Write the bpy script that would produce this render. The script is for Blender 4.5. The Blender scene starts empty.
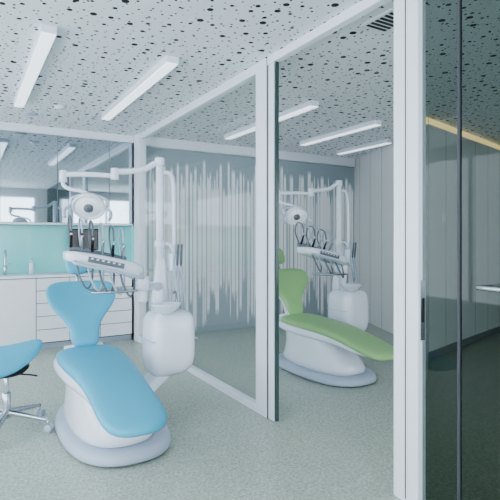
import bpy, bmesh, math, random
from mathutils import Vector, Matrix
random.seed(3)
S=bpy.context.scene
COL=S.collection
H=2.7
# ---------------------------------------------------------------- materials
def lin(c):
    return tuple(((v/255)/12.92 if v/255<=0.04045 else ((v/255+0.055)/1.055)**2.4) for v in c)+(1,)
def mat(name,rgb,rough=0.5,metal=0.0,spec=0.5,emit=None,es=0,coat=0,bump=0):
    m=bpy.data.materials.new(name); m.use_nodes=True
    nt=m.node_tree; b=nt.nodes['Principled BSDF']
    b.inputs['Base Color'].default_value=lin(rgb); b.inputs['Roughness'].default_value=rough
    b.inputs['Metallic'].default_value=metal; b.inputs['Specular IOR Level'].default_value=spec
    b.inputs['Coat Weight'].default_value=coat
    if emit: b.inputs['Emission Color'].default_value=lin(emit); b.inputs['Emission Strength'].default_value=es
    n=nt.nodes.new('ShaderNodeTexNoise'); n.inputs['Scale'].default_value=60
    tc=nt.nodes.new('ShaderNodeTexCoord'); nt.links.new(tc.outputs['Object'],n.inputs['Vector'])
    bp=nt.nodes.new('ShaderNodeBump'); bp.inputs['Strength'].default_value=bump; bp.inputs['Distance'].default_value=0.002
    nt.links.new(n.outputs['Fac'],bp.inputs['Height'])
    if bump>0: nt.links.new(bp.outputs['Normal'],b.inputs['Normal'])
    return m
def glassmat(name,tint,refl=0.05,k=0.9):
    m=bpy.data.materials.new(name); m.use_nodes=True; nt=m.node_tree; nt.nodes.clear()
    o=nt.nodes.new('ShaderNodeOutputMaterial'); mx=nt.nodes.new('ShaderNodeMixShader')
    t=nt.nodes.new('ShaderNodeBsdfTransparent'); t.inputs[0].default_value=tint+(1,)
    g=nt.nodes.new('ShaderNodeBsdfGlossy'); g.inputs['Roughness'].default_value=0.0; g.inputs['Color'].default_value=(.95,.98,1,1)
    lw=nt.nodes.new('ShaderNodeLayerWeight'); lw.inputs[0].default_value=0.5
    p=nt.nodes.new('ShaderNodeMath'); p.operation='POWER'; p.inputs[1].default_value=4
    a=nt.nodes.new('ShaderNodeMath'); a.operation='MULTIPLY_ADD'; a.inputs[1].default_value=k; a.inputs[2].default_value=refl
    nt.links.new(lw.outputs['Facing'],p.inputs[0]); nt.links.new(p.outputs[0],a.inputs[0])
    nt.links.new(a.outputs[0],mx.inputs[0]); nt.links.new(t.outputs[0],mx.inputs[1]); nt.links.new(g.outputs[0],mx.inputs[2])
    nt.links.new(mx.outputs[0],o.inputs[0]); return m
class NT:
    def __init__(s,name,rough):
        s.m=bpy.data.materials.new(name); s.m.use_nodes=True; s.nt=s.m.node_tree
        s.b=s.nt.nodes['Principled BSDF']; s.b.inputs['Roughness'].default_value=rough
        s.tc=s.nt.nodes.new('ShaderNodeTexCoord')
    def n(s,t,**k):
        x=s.nt.nodes.new(t)
        for a,v in k.items(): setattr(x,a,v)
        return x
    def l(s,a,b): s.nt.links.new(a,b)
    def math(s,op,a,b=None,c=None,clamp=False):
        x=s.n('ShaderNodeMath',operation=op); x.use_clamp=clamp
        for i,v in enumerate((a,b,c)):
            if v is None: continue
            if isinstance(v,(int,float)): x.inputs[i].default_value=v
            else: s.l(v,x.inputs[i])
        return x.outputs[0]
    def mix(s,f,a,b):
        x=s.n('ShaderNodeMix',data_type='RGBA')
        if isinstance(f,(int,float)): x.inputs[0].default_value=f
        else: s.l(f,x.inputs[0])
        for i,v in ((6,a),(7,b)):
            if isinstance(v,tuple): x.inputs[i].default_value=v
            else: s.l(v,x.inputs[i])
        return x.outputs[2]
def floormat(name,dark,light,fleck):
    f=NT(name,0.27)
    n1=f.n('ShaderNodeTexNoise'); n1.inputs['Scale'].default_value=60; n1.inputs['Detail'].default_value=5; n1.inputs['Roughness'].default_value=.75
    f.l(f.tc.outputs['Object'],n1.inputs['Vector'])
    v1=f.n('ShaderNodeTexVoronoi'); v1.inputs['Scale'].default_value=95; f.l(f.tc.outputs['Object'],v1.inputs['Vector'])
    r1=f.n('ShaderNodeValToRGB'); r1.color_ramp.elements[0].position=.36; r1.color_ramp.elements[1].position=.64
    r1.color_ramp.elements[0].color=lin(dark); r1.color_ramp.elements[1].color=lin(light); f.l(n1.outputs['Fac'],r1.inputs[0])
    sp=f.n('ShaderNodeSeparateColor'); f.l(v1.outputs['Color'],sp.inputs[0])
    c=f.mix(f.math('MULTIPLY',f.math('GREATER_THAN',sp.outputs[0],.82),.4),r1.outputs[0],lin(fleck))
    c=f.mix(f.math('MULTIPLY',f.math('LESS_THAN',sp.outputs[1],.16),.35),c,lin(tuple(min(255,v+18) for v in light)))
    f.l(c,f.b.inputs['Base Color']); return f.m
M_floor=floormat('floor_vinyl',(160,170,160),(198,205,194),(146,162,136))
M_floor_dim=floormat('corridor_vinyl_dimmed',(90,108,88),(126,140,118),(80,98,72))  # dimness behind the door glass put into a darker floor colour
# ceiling
f=NT('perforated_plasterboard',0.8)
def holes(scale,rmin,rmax,pw,off):
    mp=f.n('ShaderNodeMapping'); mp.inputs['Location'].default_value=off; f.l(f.tc.outputs['Object'],mp.inputs['Vector'])
    v=f.n('ShaderNodeTexVoronoi',voronoi_dimensions='2D'); v.inputs['Scale'].default_value=scale; v.inputs['Randomness'].default_value=.75
    f.l(mp.outputs[0],v.inputs['Vector'])
    s=f.n('ShaderNodeSeparateColor'); f.l(v.outputs['Color'],s.inputs[0])
    r=f.math('MULTIPLY_ADD',f.math('POWER',s.outputs[0],pw),rmax-rmin,rmin)
    return f.math('MULTIPLY',f.math('LESS_THAN',v.outputs['Distance'],r),1.0)
h=f.math('MAXIMUM',holes(8.5,.06,.20,1.7,(0,0,0)),holes(14,.05,.13,1.2,(3.3,1.7,0)))
c=f.mix(h,lin((238,241,246)),lin((34,37,43)))
f.l(c,f.b.inputs['Base Color']); M_ceil=f.m
# frosted stripe glass wall
f=NT('striped_frosted_glass',0.25)
sx=f.n('ShaderNodeSeparateXYZ'); f.l(f.tc.outputs['Object'],sx.inputs[0])
def wn(scale,seed):
    fl=f.math('FLOOR',f.math('MULTIPLY',sx.outputs[0],scale))
    w=f.n('ShaderNodeTexWhiteNoise',noise_dimensions='1D'); f.l(f.math('ADD',fl,seed),w.inputs['W']); return w.outputs['Value']
def stripes(scale,seed,dens,z0,z1,w0=.38):
    on=f.math('GREATER_THAN',wn(scale,seed),1-dens)
    tv=f.math('MULTIPLY_ADD',wn(scale,seed+91),.45,z1)
    bv=f.math('MULTIPLY_ADD',wn(scale,seed+37),.75,z0)
    top=f.math('MULTIPLY',f.math('SUBTRACT',tv,sx.outputs[2]),12,clamp=True)
    bot=f.math('MULTIPLY',f.math('SUBTRACT',sx.outputs[2],bv),9,clamp=True)
    fr=f.math('FRACT',f.math('MULTIPLY',sx.outputs[0],scale))
    wd=f.math('LESS_THAN',fr,f.math('MULTIPLY_ADD',wn(scale,seed+63),.5,w0))
    return f.math('MULTIPLY',f.math('MULTIPLY',on,wd),f.math('MULTIPLY',top,bot))
a=stripes(15,5.5,.82,.0,2.05,.45); b=stripes(27,11.5,.75,.05,1.95); d=stripes(53,23.5,.6,.3,1.8)
mx=f.math('MAXIMUM',a,f.math('MAXIMUM',f.math('MULTIPLY',b,.8),f.math('MULTIPLY',d,.5)))
c=f.mix(mx,lin((166,179,186)),lin((252,253,255)))
f.l(c,f.b.inputs['Base Color']); M_stripe=f.m
# grooved white wall panels
f=NT('white_wall_panels',0.5)
sx=f.n('ShaderNodeSeparateXYZ'); f.l(f.tc.outputs['Object'],sx.inputs[0])
fr=f.math('FRACT',f.math('MULTIPLY',sx.outputs[0],2.2))
g=f.math('LESS_THAN',fr,.025)
f.l(f.mix(g,lin((226,228,229)),lin((140,142,144))),f.b.inputs['Base Color']); M_panel=f.m

M_wall=mat('white_paint',(222,225,227),.6,bump=.1)
M_frame=mat('white_lacquer_frame',(236,240,248),.35)
M_white=mat('white_moulded_plastic',(232,237,247),.22,coat=.4)
M_white2=mat('grey_moulded_plastic',(184,195,210),.35)
M_grey=mat('grey_plastic',(110,118,126),.4)
M_dark=mat('black_plastic',(22,24,28),.35)
M_chrome=mat('brushed_steel',(200,204,210),.25,metal=1)
M_teal=mat('teal_upholstery',(94,180,208),.42,bump=.25)
M_green=mat('green_upholstery',(156,196,138),.42,bump=.25)
M_niche=mat('teal_glass_backsplash',(154,230,228),.15,coat=.3)
M_cab=mat('white_cabinet_laminate',(242,245,250),.3)
M_gap=mat('shadow_gap',(80,84,90),.7)
M_mirror=mat('mirror_glass',(196,206,213),.03,metal=1)
M_lampf=mat('lamp_diffuser',(240,243,246),.4,emit=(235,242,255),es=1.2)
M_cove=mat('warm_led_strip',(255,235,190),.5,emit=(255,222,150),es=1.2)
M_lens=mat('lamp_lens',(235,240,245),.1,emit=(255,255,255),es=.25)
M_glass=glassmat('clear_glass',(.985,.995,.99),.02,.22)
M_tint=glassmat('tinted_glass',(.58,.625,.61),.02,.22)
M_edge=mat('glass_edge',(60,80,78),.2)

# ---------------------------------------------------------------- helpers
OFF=Vector((0,0,0)); PARENT=None
def reg(name,me,m,smooth=False,sub=0,bevel=0,seg=2):
    o=bpy.data.objects.new(name,me); COL.objects.link(o)
    if m: me.materials.append(m)
    if smooth:
        for p in me.polygons: p.use_smooth=True
    if bevel:
        b=o.modifiers.new('bevel','BEVEL'); b.width=bevel; b.segments=seg; b.limit_method='ANGLE'
    if sub:
        s=o.modifiers.new('sub','SUBSURF'); s.levels=sub; s.render_levels=sub
    if PARENT is not None: o.parent=PARENT
    return o
def empty(name,loc):
    e=bpy.data.objects.new(name,None); e.location=loc; e.empty_display_size=.2; COL.objects.link(e); return e
def mesh(name,vs,fs):
    me=bpy.data.meshes.new(name); me.from_pydata([tuple(Vector(v)-OFF) for v in vs],[],fs)
    bm=bmesh.new(); bm.from_mesh(me); bmesh.ops.recalc_face_normals(bm,faces=bm.faces); bm.to_mesh(me); bm.free()
    return me
def box(name,lo,hi,m,bevel=0,rot=None,seg=2):
    vs=[Vector((x,y,z)) for x in (lo[0],hi[0]) for y in (lo[1],hi[1]) for z in (lo[2],hi[2])]
    if rot is not None:
        c=(Vector(lo)+Vector(hi))/2; vs=[c+rot@(v-c) for v in vs]
    fs=[(0,1,3,2),(4,6,7,5),(0,4,5,1),(2,3,7,6),(0,2,6,4),(1,5,7,3)]
    return reg(name,mesh(name,vs,fs),m,bevel=bevel,seg=seg,smooth=bevel>0.008)
def loft(name,secs,m,N=28,sub=1,fn=None):
    vs=[];fs=[]
    for (c,r,u,a,b,e) in secs:
        c=Vector(c);r=Vector(r).normalized();u=Vector(u).normalized()
        for i in range(N):
            t=2*math.pi*i/N; ct,st=math.cos(t),math.sin(t)
            x=math.copysign(abs(ct)**(2/e),ct)*a; y=math.copysign(abs(st)**(2/e),st)*b
            vs.append(c+r*x+u*y)
    k=len(secs)
    for j in range(k-1):
        for i in range(N):
            fs.append((j*N+i,j*N+(i+1)%N,(j+1)*N+(i+1)%N,(j+1)*N+i))
    vs.append(Vector(secs[0][0])); vs.append(Vector(secs[-1][0]))
    for i in range(N):
        fs.append((k*N,(i+1)%N,i)); fs.append((k*N+1,(k-1)*N+i,(k-1)*N+(i+1)%N))
    if fn: vs=[fn(v) for v in vs]
    return reg(name,mesh(name,vs,fs),m,smooth=True,sub=sub)
def cyl(name,p,q,r,m,r2=None,N=20,bev=.004):
    p=Vector(p);q=Vector(q);d=(q-p).normalized()
    a=d.orthogonal().normalized(); b=d.cross(a); r2=r if r2 is None else r2
    vs=[];L=(q-p).length; e=min(bev,r*.4,L*.3)
    for (c,rr) in ((p,r-e),(p+d*e,r),(q-d*e,r2),(q,r2-e)):
        for i in range(N):
            t=2*math.pi*i/N; vs.append(c+a*math.cos(t)*rr+b*math.sin(t)*rr)
    fs=[(j*N+i,j*N+(i+1)%N,(j+1)*N+(i+1)%N,(j+1)*N+i) for j in range(3) for i in range(N)]
    fs.append(tuple(range(N))); fs.append(tuple(range(3*N,4*N)))
    return reg(name,mesh(name,vs,fs),m,smooth=True)
def tube(name,pts,r,m,N=10,steps=8,rs=None):
    P=[Vector(p) for p in pts]
    path=[]; Q=[P[0]*2-P[1]]+P+[P[-1]*2-P[-2]]
    for i in range(1,len(Q)-2):
        for s in range(steps):
            t=s/steps; p0,p1,p2,p3=Q[i-1:i+3]
            path.append(.5*((2*p1)+(p2-p0)*t+(2*p0-5*p1+4*p2-p3)*t*t+(3*p1-p0-3*p2+p3)*t**3))
    path.append(P[-1])
    vs=[];fs=[];a=None
    for i,c in enumerate(path):
        d=(path[min(i+1,len(path)-1)]-path[max(i-1,0)]).normalized()
        a=d.orthogonal().normalized() if a is None else (a-d*a.dot(d)).normalized()
        b=d.cross(a); rr=r if rs is None else rs[0]+(rs[1]-rs[0])*i/(len(path)-1)
        for k in range(N):
            t=2*math.pi*k/N; vs.append(c+a*math.cos(t)*rr+b*math.sin(t)*rr)
    n=len(path)
    for j in range(n-1):
        for i in range(N): fs.append((j*N+i,j*N+(i+1)%N,(j+1)*N+(i+1)%N,(j+1)*N+i))
    fs.append(tuple(range(N))); fs.append(tuple(range((n-1)*N,n*N)))
    return reg(name,mesh(name,vs,fs),m,smooth=True)
def lathe(name,c,axis,prof,m,N=32,sub=0,sc=1.0):
    c=Vector(c);d=Vector(axis).normalized();a=d.orthogonal().normalized();b=d.cross(a)
    vs=[];fs=[]
    for (r,h) in prof:
        for i in range(N):
            t=2*math.pi*i/N; vs.append(c+d*h+(a*math.cos(t)+b*math.sin(t)*sc)*max(r,.0005))
    for j in range(len(prof)-1):
        for i in range(N): fs.append((j*N+i,j*N+(i+1)%N,(j+1)*N+(i+1)%N,(j+1)*N+i))
    fs.append(tuple(range(N))); k=len(prof)-1; fs.append(tuple(range(k*N,(k+1)*N)))
    return reg(name,mesh(name,vs,fs),m,smooth=True,sub=sub)
X=(1,0,0);Y=(0,1,0);Z=(0,0,1)

# ---------------------------------------------------------------- room shell
XL=-2.2; YB=-1.8; XR=9.0; YF=6.33
box('floor',(XL-.1,YB-.1,-.1),(XR+.1,7.2,0),M_floor)
def poly(name,pts,z,m):
    vs=[(x,y,z) for x,y in pts]; return reg(name,mesh(name,vs,[tuple(range(len(pts)))]),m)
poly('floor_corridor',[(2.02,YB),(XR,YB),(XR,4.83),(8.9,4.81),(4.45,3.66),(2.02,1.74)],.002,M_floor_dim)
box('ceiling',(XL-.1,YB-.1,H),(XR+.1,7.2,H+.1),M_ceil)
box('wall_back',(XL,6.8,0),(XR,6.9,H),M_wall)
box('trim_1',(2.03,6.25,H-.13),(5.75,6.325,H),M_frame)
box('window_9',(2.03,6.33,0),(5.9,6.36,H),M_stripe)
box('wall_right',(XR,YB,0),(XR+.1,6.9,H),M_wall)
def angled(name,p,q,th,z0,z1,m):
    p=Vector((p[0],p[1],0));q=Vector((q[0],q[1],0));L=(q-p).length
    o=box(name,(0,0,z0),(L,th,z1),m); o.location=p; o.rotation_euler=(0,0,math.atan2((q-p).y,(q-p).x)); return o
angled('wall_treatment_side',(5.0,4.4),(5.8,6.33),-.06,0,H,M_panel)
angled('wall_corridor_return',(4.45,3.66),(5.0,4.4),-.001,0,H,M_panel)
angled('wall_corridor',(4.45,3.66),(8.9,4.81),.1,0,H-.08,M_panel)
angled('cove_light',(4.45,3.68),(8.9,4.83),.1,H-.08,H,M_cove)  # glowing strip, the warm cove light along the corridor ceiling
angled('baseboard_corridor',(4.45,3.645),(8.9,4.795),.014,0,.08,M_grey)
def window_wall(name,axis,fixed,a0,a1,z0,z1,spans,win_i):
    global PARENT
    def bx(n,u0,u1,w0,w1,m,t=.1,o=0):
        if axis=='x': box(n,(fixed-t-o,u0,w0),(fixed-o,u1,w1),m)
        else: box(n,(u0,fixed-t-o,w0),(u1,fixed-o,w1),m)
    W=empty(name,(0,0,0)); PARENT=W
    bx('lower',a0,a1,0,z0,M_wall); bx('upper',a0,a1,z1,H,M_wall)
    cur=a0;k=0
    for (s0,s1) in spans:
        PARENT=W
        if s0>cur: bx('pier_%d'%k,cur,s0,z0,z1,M_wall); k+=1
        n='window_%d'%win_i; win_i+=1
        PARENT=empty(n,(0,0,0))
        bx('sill',s0,s1,z0,z0+.05,M_frame); bx('head',s0,s1,z1-.05,z1,M_frame)
        nn=max(1,round((s1-s0)/1.4))
        for i in range(nn+1):
            c=s0+(s1-s0)*i/nn; c=min(max(c,s0+.03),s1-.03)
            bx('mullion_%d'%i,c-.03,c+.03,z0+.05,z1-.05,M_frame,.06,.02)
        cur=s1
    PARENT=W
    if cur<a1: bx('pier_%d'%k,cur,a1,z0,z1,M_wall)
    PARENT=None
    return win_i
w=window_wall('wall_left','x',XL,YB,6.8,.4,2.55,[(-1.2,2.3),(2.7,6.0)],1)
window_wall('wall_front','y',YB,XL,XR,.5,2.5,[(-1.9,1.7),(2.3,6.2)],w)  # unseen windows behind the camera, added to light room two and chair fronts

# ---------------------------------------------------------------- glass partition
e=empty('glass_partition',(0,0,0)); PARENT=e
PX0,PX1=1.945,2.0
box('corner_post',(1.93,6.12,0),(2.03,6.33,H),M_frame,.004)
box('post_mid',(PX0,3.08,0),(PX1,3.23,H),M_frame,.004)
box('post_gap',(PX0+.01,3.06,0),(PX1-.01,3.08,H),M_gap)
box('top_rail',(PX0,3.23,H-.075),(PX1,6.12,H),M_frame,.003)
box('sill_rail',(PX0,3.23,0),(PX1,6.12,.06),M_frame,.003)
box('top_rail_door',(PX0,1.82,H-.06),(PX1,2.94,H),M_frame,.003)
box('top_track',(PX0,2.94,H-.06),(PX1,3.06,H),M_frame)
box('glass_fixed',(1.968,3.23,.06),(1.976,6.12,H-.075),M_glass)
PARENT=None
e=empty('door_1',(0,0,0)); PARENT=e
box('stile_far',(PX0+.005,2.985,0.005),(PX1-.005,3.055,H-.06),M_frame,.003)
box('glass_edge',(PX0+.015,2.965,0.01),(PX1-.015,2.985,H-.06),M_edge)
PARENT=None
e=empty('door_2',(0,0,0)); PARENT=e
box('stile',(1.94,1.66,0.0),(2.0,1.82,H),M_frame,.004)
box('stile_groove',(1.9385,1.735,0.02),(1.94,1.741,H-.02),M_gap)
box('lock_plate',(1.955,1.654,.84),(1.985,1.66,1.14),M_chrome)
box('lock_slot',(1.963,1.650,.93),(1.977,1.654,1.05),M_dark)
box('glass_panel_a',(1.968,1.45,.02),(1.974,1.655,H),M_tint)
box('panel_joint',(1.962,1.440,.0),(1.980,1.452,H),M_gap)
box('glass_panel_b',(1.968,YB,.02),(1.974,1.44,H),M_tint)
cyl('handle_stem',(1.90,1.285,1.137),(1.968,1.285,1.137),.012,M_chrome)
cyl('handle_bar',(1.90,1.20,1.137),(1.90,1.31,1.137),.011,M_chrome)
PARENT=None

# ---------------------------------------------------------------- ceiling fixtures
def fixture(x,y0,y1,w=.1):
    global PARENT
    e=empty('linear_ceiling_light',(x,(y0+y1)/2,H)); PARENT=e
    global OFF; OFF=Vector(e.location)
    box('housing',(x-w/2,y0,H-.05),(x+w/2,y1,H),M_frame,.004)
    box('diffuser',(x-w/2+.008,y0+.008,H-.058),(x+w/2-.008,y1-.008,H-.05),M_lampf)
    OFF=Vector((0,0,0)); PARENT=None
for a in [(.46,3.3,5.3),(1.33,3.4,5.4),(2.97,3.8,5.65),(4.08,4.05,5.5),(5.0,4.75,5.8),(-.6,3.2,5.2),(.46,.2,2.2),(-.6,.2,2.2)]: fixture(*a)
lathe('smoke_detector',(.84,5.27,H),(0,0,-1),[(.06,0),(.06,.015),(.045,.03),(.0,.034)],M_frame)
lathe('ceiling_speaker',(.62,5.75,H),(0,0,-1),[(.07,0),(.07,.008),(.055,.012),(.0,.012)],M_white2)
e=empty('air_vent',(2.26,2.16,H)); PARENT=e; OFF=Vector(e.location)
box('vent_frame',(2.16,2.04,H-.012),(2.36,2.30,H),M_frame)
for i in range(6): box('slot_%d'%i,(2.18,2.06+i*.038,H-.016),(2.34,2.078+i*.038,H-.012),M_dark)
PARENT=None; OFF=Vector((0,0,0))

# ---------------------------------------------------------------- cabinets
e=empty('base_cabinet',(0,0,0)); PARENT=e
box('carcass',(XL+.01,6.36,.07),(1.92,6.78,.87),M_gap)
box('plinth',(XL+.01,6.40,0),(1.92,6.78,.07),M_white2)
box('countertop',(XL+.01,6.32,.87),(1.92,6.78,.90),M_cab,.003)
xs=[-2.19,-1.6,-1.0,-.4,.22,.74,1.12,1.5,1.91]
for i in range(len(xs)-1):
    a,b=xs[i]+.004,xs[i+1]-.004
    if i in (5,7,1):
        zz=[.08,.24,.40,.56,.71,.865]
        for k in range(5): box('drawer_%d_%d'%(i,k),(a,6.335,zz[k]+.004),(b,6.36,zz[k+1]-.004),M_cab,.002)
    else: box('door_leaf_%d'%i,(a,6.335,.084),(b,6.36,.861),M_cab,.002)
PARENT=None
box('backsplash',(XL+.01,6.785,.90),(1.90,6.798,1.51),M_niche)
box('niche_side',(1.90,6.33,.90),(1.93,6.785,1.51),M_niche)
e=empty('mirror_cabinet',(0,0,0)); PARENT=e
box('carcass',(XL+.01,6.36,1.53),(1.92,6.79,H-.09),M_white2)
box('bottom_rail',(XL+.01,6.335,1.515),(1.92,6.78,1.535),M_cab)
xs=[-2.19,-1.54,-.91,-.28,.35,.98,1.61,1.91]
for i in range(len(xs)-1):
    box('mirror_door_%d'%i,(xs[i]+.005,6.34,1.54),(xs[i+1]-.005,6.36,H-.10),M_mirror)
PARENT=None
box('trim_3',(XL,6.33,H-.09),(1.93,6.8,H),M_frame)
e=empty('faucet',(.42,6.6,.9)); PARENT=e; OFF=Vector(e.location)
cyl('body',(.42,6.6,.9),(.42,6.6,1.02),.02,M_chrome)
tube('spout',[(.42,6.6,1.0),(.42,6.6,1.14),(.42,6.55,1.2),(.42,6.48,1.18),(.42,6.45,1.12)],.011,M_chrome)
cyl('lever',(.42,6.6,1.0),(.48,6.6,1.04),.007,M_chrome)
PARENT=None; OFF=Vector((0,0,0))
e=empty('computer_monitor',(1.35,6.6,.9)); PARENT=e; OFF=Vector(e.location)
box('screen',(1.17,6.58,1.19),(1.53,6.61,1.47),M_dark,.006)
box('glass_screen',(1.182,6.577,1.205),(1.518,6.58,1.458),mat('screen_glass',(12,14,18),.08))
cyl('stand',(1.35,6.62,.9),(1.35,6.62,1.25),.016,M_grey); box('foot',(1.26,6.54,.9),(1.44,6.7,.915),M_grey,.004)
PARENT=None; OFF=Vector((0,0,0))
e=empty('soap_dispenser',(.72,6.62,.9)); PARENT=e; OFF=Vector(e.location)
cyl('bottle',(.72,6.62,.9),(.72,6.62,1.04),.03,M_white); tube('pump',[(.72,6.62,1.04),(.72,6.62,1.09),(.72,6.58,1.09)],.006,M_chrome)
PARENT=None; OFF=Vector((0,0,0))
o=angled('light_switch',(4.80,3.738),(4.87,3.756),.02,1.53,1.64,M_frame)

# ---------------------------------------------------------------- dental set
def dental(off,cloth):
    global PARENT,OFF
    O=Vector((.78,3.4,0)); OFF=O
    PARENT=empty('dental_chair',O+off)
    cx=.78
    def ring(z,a,b,y=3.44,x=.88,e=2.6): return ((x,y,z),X,Y,a,b,e)
    loft('base_plinth',[ring(0,.33,.60),ring(.012,.345,.63),ring(.05,.345,.63),ring(.075,.33,.61),ring(.085,.30,.56)],M_white2)
    loft('pedestal',[ring(.06,.27,.54,3.42,.86),ring(.14,.265,.52,3.40,.85),ring(.22,.235,.47,3.40,.83),ring(.30,.20,.42,3.42,.80),ring(.37,.18,.38,3.45,.78),ring(.43,.19,.36,3.48,.78)],M_white)
    def sec(y,z,hw,ht,e=3): return ((cx,y,z),X,Z,hw,ht,e)
    loft('seat_pad',[sec(3.80,.50,.10,.02),sec(3.785,.50,.17,.04),sec(3.74,.50,.215,.05),sec(3.62,.495,.23,.055),sec(3.4,.49,.225,.05),
        sec(3.2,.49,.205,.05),sec(3.0,.475,.185,.048),sec(2.8,.442,.18,.045),sec(2.62,.407,.183,.043),sec(2.5,.382,.172,.04),sec(2.44,.37,.14,.034),sec(2.41,.364,.085,.022),sec(2.40,.362,.03,.01)],cloth)
    loft('seat_shell',[sec(3.86,.46,.10,.02),sec(3.83,.46,.20,.035),sec(3.74,.45,.245,.055),sec(3.5,.44,.25,.06),sec(3.2,.43,.215,.055),
        sec(2.95,.42,.17,.045),sec(2.75,.385,.15,.04),sec(2.6,.362,.13,.03),sec(2.52,.35,.08,.015)],M_white)
    d=Vector((0,.27,.44)); L=d.length; dn=d/L; nrm=Vector((0,-dn.z,dn.y))
    prof=[(-.04,.04,.012),(-.03,.08,.028),(.02,.105,.04),(.08,.105,.045),(.14,.12,.045),(.20,.165,.045),(.26,.22,.045),(.32,.255,.045),(.38,.265,.044),(.43,.255,.042),(.47,.22,.038),(.49,.175,.03),(.505,.11,.018),(.51,.04,.008)]
    b0=Vector((cx,3.76,.57))
    def bend(v):
        dx=v.x-cx
        return v+nrm*(1.1*dx*dx)
    loft('backrest_pad',[(b0+dn*s,X,nrm,a,t,2.4) for s,a,t in prof],cloth,fn=bend)
    loft('backrest_shell',[(b0+dn*(s*.97+.005)-nrm*.035,X,nrm,a*.93,t*.9,2.4) for s,a,t in prof],M_white,fn=bend)
    h0=b0+dn*.575
    cyl('headrest_stem',b0+dn*.44-nrm*.04,h0+dn*.12-nrm*.03,.013,M_chrome)
    hd=(dn+nrm*.12).normalized(); hn=Vector((0,-hd.z,hd.y))
    loft('headrest_pad',[(h0+hd*s,X,hn,a,t,2.4) for s,a,t in [(0,.03,.01),(.008,.065,.028),(.04,.085,.035),(.1,.09,.037),(.15,.082,.035),(.185,.06,.026),(.195,.025,.01)]],cloth)
    loft('headrest_shell',[(h0+hd*s-hn*.022,X,hn,a,t,2.4) for s,a,t in [(0.01,.03,.01),(.018,.06,.02),(.1,.085,.03),(.17,.06,.02),(.185,.025,.008)]],M_white)
    cyl('hinge',(cx-.14,3.83,.50),(cx+.14,3.83,.50),.045,M_white)
    tube('back_support',[(cx,3.86,.47),(cx,3.93,.6),(cx,4.0,.74)],.035,M_white)
    PARENT=None
    O2=Vector((1.36,3.62,0)); OFF=O2; PARENT=empty('dental_unit',O2+off)
    def ur(z,a,b,x=1.37,y=3.60,e=4.5): return ((x,y,z),X,Y,a,b,e)
    loft('unit_body',[ur(.29,.05,.06,1.32),ur(.30,.10,.11,1.33),ur(.335,.15,.16,1.355),ur(.38,.175,.18),ur(.5,.18,.19),ur(.68,.175,.185),ur(.75,.165,.17,1.375),ur(.785,.13,.13,1.38),ur(.79,.08,.08,1.38)],M_white)
    loft('link_bracket',[((1.36,3.60,.32),Y,Z,.10,.05,3.5),((1.28,3.60,.29),Y,Z,.11,.055,3.5),((1.18,3.57,.22),Y,Z,.12,.06,3.5),((1.08,3.53,.14),Y,Z,.14,.06,3.5),((1.0,3.5,.10),Y,Z,.14,.05,3.5)],M_white)
    box('body_seam',(1.187,3.44,.575),(1.553,3.76,.58),M_white2)
    lathe('cuspidor_bowl',(1.30,3.47,.775),Z,[(.03,0),(.05,.012),(.09,.04),(.115,.075),(.12,.085),(.112,.083),(.085,.05),(.04,.026),(.0,.022)],M_white)
    tube('cup_filler',[(1.42,3.56,.78),(1.42,3.56,.90),(1.40,3.53,.935),(1.36,3.50,.92)],.009,M_chrome)
    loft('tower',[((1.35,3.72,z),X,Y,a,b,3.5) for z,a,b in [(.74,.075,.07),(.85,.07,.06),(1.0,.05,.045),(1.12,.038,.036),(1.2,.034,.034)]],M_white)
    cyl('pole',(1.345,3.72,1.15),(1.345,3.72,1.93),.031,M_white)
    cyl('pole_collar',(1.345,3.72,1.27),(1.345,3.72,1.33),.042,M_white)
    tube('assistant_arm',[(1.35,3.72,1.30),(1.42,3.70,1.30),(1.45,3.67,1.24)],.017,M_white)
    box('assistant_holder',(1.405,3.62,1.08),(1.505,3.72,1.23),M_white,.015,seg=3)
    for i in range(3):
        x=1.425+.03*i
        cyl('suction_tip_%d'%i,(x,3.62,1.13),(x,3.60,1.30),.009,M_grey if i else M_white2)
        tube('suction_hose_%d'%i,[(x,3.62,1.13),(x+.01,3.60,.98),(x+.02,3.58,.78),(x+.01,3.62,.62),(x-.02,3.68,.6)],.009,M_white2)
    tube('side_rail',[(1.36,3.72,1.88),(1.43,3.70,1.86),(1.45,3.69,1.75),(1.45,3.68,1.4),(1.45,3.68,1.2)],.018,M_white)
    cyl('arm_pivot',(1.30,3.60,.78),(1.30,3.60,1.0),.035,M_white)
    tube('arm_lower',[(1.30,3.60,.97),(1.22,3.50,.99),(1.10,3.36,1.02)],.03,M_white,rs=(.034,.028))
    lathe('arm_elbow',(1.09,3.35,.975),Z,[(.0,0),(.04,.004),(.045,.02),(.045,.09),(.04,.105),(.0,.11)],M_white)
    tube('arm_upper',[(1.09,3.35,1.05),(1.04,3.36,1.08),(.98,3.36,1.11)],.03,M_white)
    def ds(x,z,b,hh,y=3.36): return ((x,y,z),Y,Z,b,hh,4)
    loft('delivery_head',[ds(.56,1.235,.06,.022),ds(.57,1.233,.10,.034),ds(.62,1.225,.13,.043),ds(.8,1.185,.14,.052),ds(.98,1.14,.135,.055),ds(1.06,1.115,.11,.05),ds(1.085,1.11,.06,.028)],M_white)
    Rp=Matrix.Rotation(math.radians(13),3,'Y')
    box('control_panel',(.68,3.214,1.17),(.92,3.222,1.205),M_grey,.003,rot=Rp)
    for i in range(6): box('button_%d'%i,(.70+i*.035,3.210,1.212-.0082*i),(.716+i*.035,3.214,1.222-.0082*i),M_white)
    tube('front_handle',[(.60,3.24,1.20),(.62,3.18,1.185),(.85,3.165,1.13),(1.02,3.18,1.085),(1.04,3.25,1.10)],.011,M_white2)
    box('instrument_rail',(.60,3.43,1.225),(1.0,3.50,1.26),M_grey,.01,rot=Rp)
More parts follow.
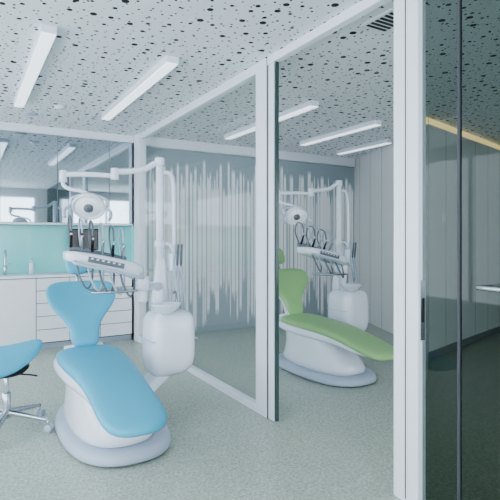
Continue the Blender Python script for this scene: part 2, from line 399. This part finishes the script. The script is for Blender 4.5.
    for i in range(6):
        x=.62+i*.07
        zt=1.29-.017*i
        cyl('handpiece_%d'%i,(x,3.46,zt-.03),(x-.012,3.38,zt+.09),.012,M_chrome if i%2 else M_dark,r2=.008)
        cyl('handpiece_head_%d'%i,(x-.012,3.38,zt+.09),(x-.014,3.355,zt+.085),.009,M_chrome)
        tube('whip_arm_%d'%i,[(x,3.47,zt),(x,3.54,zt+.12),(x-.005,3.50,zt+.21),(x-.01,3.41,zt+.19),(x-.01,3.385,zt+.11)],.007,M_grey if i%2==0 else M_white2)
        if i<5: tube('hose_%d'%i,[(x,3.27,zt-.09),(x+.01,3.21,zt-.19),(x+.05,3.20,zt-.26),(x+.09,3.24,zt-.22),(x+.11,3.30,zt-.12)],.007,M_grey if i%2==0 else M_white2)
    tube('tray_arm',[(1.09,3.35,.995),(.98,3.33,.99),(.88,3.31,.985)],.016,M_white)
    loft('tray',[((.86,3.30,z),X,Y,a,b,6) for z,a,b in [(.985,.13,.09),(.988,.15,.11),(1.0,.16,.115),(1.003,.15,.108)]],M_chrome,sub=0)
    cyl('elbow_to_unit',(1.09,3.35,.9),(1.09,3.35,.98),.03,M_white)
    PARENT=None
    O3=Vector((.84,3.80,1.6)); OFF=O3; PARENT=empty('dental_operating_lamp',O3+off)
    cyl('pole_swivel',(1.345,3.72,1.93),(1.345,3.72,1.99),.040,M_white)
    tube('lamp_arm_outer',[(1.345,3.72,1.955),(1.3,3.725,1.94),(1.2,3.74,1.885),(1.0,3.77,1.86)],.024,M_white)
    tube('lamp_arm_inner',[(1.0,3.77,1.83),(.82,3.82,1.835),(.64,3.87,1.83)],.020,M_white)
    cyl('arm_joint',(1.0,3.77,1.80),(1.0,3.77,1.89),.032,M_white)
    cyl('arm_end',(.64,3.87,1.77),(.64,3.87,1.86),.028,M_white)
    tube('lamp_yoke_stem',[(.64,3.87,1.80),(.64,3.86,1.75),(.68,3.84,1.72),(.76,3.82,1.705),(.80,3.81,1.69)],.015,M_white)
    ax=Vector((-.25,-.75,-.8)).normalized(); c=Vector((.81,3.79,1.60))
    sd=Vector((1,-.2,.0)); sd=(sd-ax*sd.dot(ax)).normalized()
    tube('yoke',[c-sd*.135+ax*.0,c-sd*.13-ax*.06,c-sd*.07-ax*.105,c-ax*.115,c+sd*.07-ax*.105,c+sd*.13-ax*.06,c+sd*.135],.011,M_white)
    lathe('lamp_head',c-ax*.07,ax,[(.0,0),(.05,.005),(.09,.025),(.115,.06),(.125,.095),(.122,.108),(.108,.108),(.10,.09),(.06,.075),(.0,.07)],M_white,sub=1)
    lathe('lens',c+ax*.008,ax,[(.0,0),(.10,.0),(.10,.018),(.0,.02)],M_lens)
    lathe('lamp_bulb_cover',c+ax*.03,ax,[(.0,0),(.035,.0),(.035,.02),(.02,.03),(.0,.032)],M_grey)
    for s in(-1,1):
        tube('grip_%d'%(s+1),[c+sd*s*.125+ax*.02,c+sd*s*.16+ax*.06,c+sd*s*.165+ax*.11,c+sd*s*.155+ax*.15],.012,M_white2)
    PARENT=None; OFF=Vector((0,0,0))
dental(Vector((0,0,0)),M_teal)
dental(Vector((2.25,.45,0)),M_green)

# ---------------------------------------------------------------- stool
sc=Vector((.25,3.80,0)); OFF=Vector((.27,3.78,0)); PARENT=empty('saddle_stool',sc)
def sad(v):
    dx=(v.x-.27)/.24; dy=(v.y-3.78)/.18
    return Vector((v.x,v.y,v.z+.035*dx*dx-.07*dy*dy+(.02*dx)))
loft('seat',[((x,3.78,z),Y,Z,a,t,2.5) for x,z,a,t in [(.03,.545,.05,.015),(.04,.545,.11,.035),(.08,.54,.17,.06),(.16,.525,.195,.075),(.26,.515,.18,.08),(.36,.515,.14,.078),(.44,.525,.105,.062),(.49,.535,.07,.037),(.505,.537,.03,.014)]],M_teal,fn=sad)
C=Vector((.27,3.78,0))
loft('seat_pan',[((.26,3.78,z),X,Y,a,b,2.5) for z,a,b in [(.38,.05,.05),(.39,.12,.09),(.43,.16,.11),(.46,.17,.12)]],M_dark)
cyl('gas_column',(.27,3.78,.22),(.27,3.78,.40),.018,M_chrome)
cyl('column_cover',(.27,3.78,.09),(.27,3.78,.27),.03,M_chrome)
tube('height_lever',[(.27,3.78,.40),(.40,3.72,.39),(.46,3.69,.38)],.006,M_dark)
for i in range(5):
    a=math.radians(-35+72*i); dv=Vector((math.cos(a),math.sin(a),0))
    tube('leg_%d'%i,[C+Vector((0,0,.13)),C+dv*.12+Vector((0,0,.115)),C+dv*.30+Vector((0,0,.085))],.016,M_chrome,rs=(.024,.014))
    p=C+dv*.30; s=Vector((-dv.y,dv.x,0))
    cyl('caster_stem_%d'%i,p+Vector((0,0,.04)),p+Vector((0,0,.085)),.008,M_chrome)
    for k in(-1,1):
        q=p+dv*.01+Vector((0,0,.028)); cyl('caster_%d_%d'%(i,k+1),q+s*k*.006,q+s*k*.024,.028,M_white2,bev=.006)
PARENT=None; OFF=Vector((0,0,0))

# ---------------------------------------------------------------- world + light
w=bpy.data.worlds.new('overcast'); S.world=w; w.use_nodes=True
bg=w.node_tree.nodes['Background']; bg.inputs[0].default_value=(.86,.925,1.0,1); bg.inputs[1].default_value=4.5
try: S.view_settings.look='AgX - Medium High Contrast'
except Exception: pass
# ---------------------------------------------------------------- camera
cd=bpy.data.cameras.new('camera'); cam=bpy.data.objects.new('camera',cd); COL.objects.link(cam)
cd.sensor_width=36; cd.lens=36*486/500; cd.shift_y=-12/500; cd.clip_start=.05
cam.location=(0,0,1.35); cam.rotation_euler=(math.radians(90),0,math.radians(-30.4))
S.camera=cam
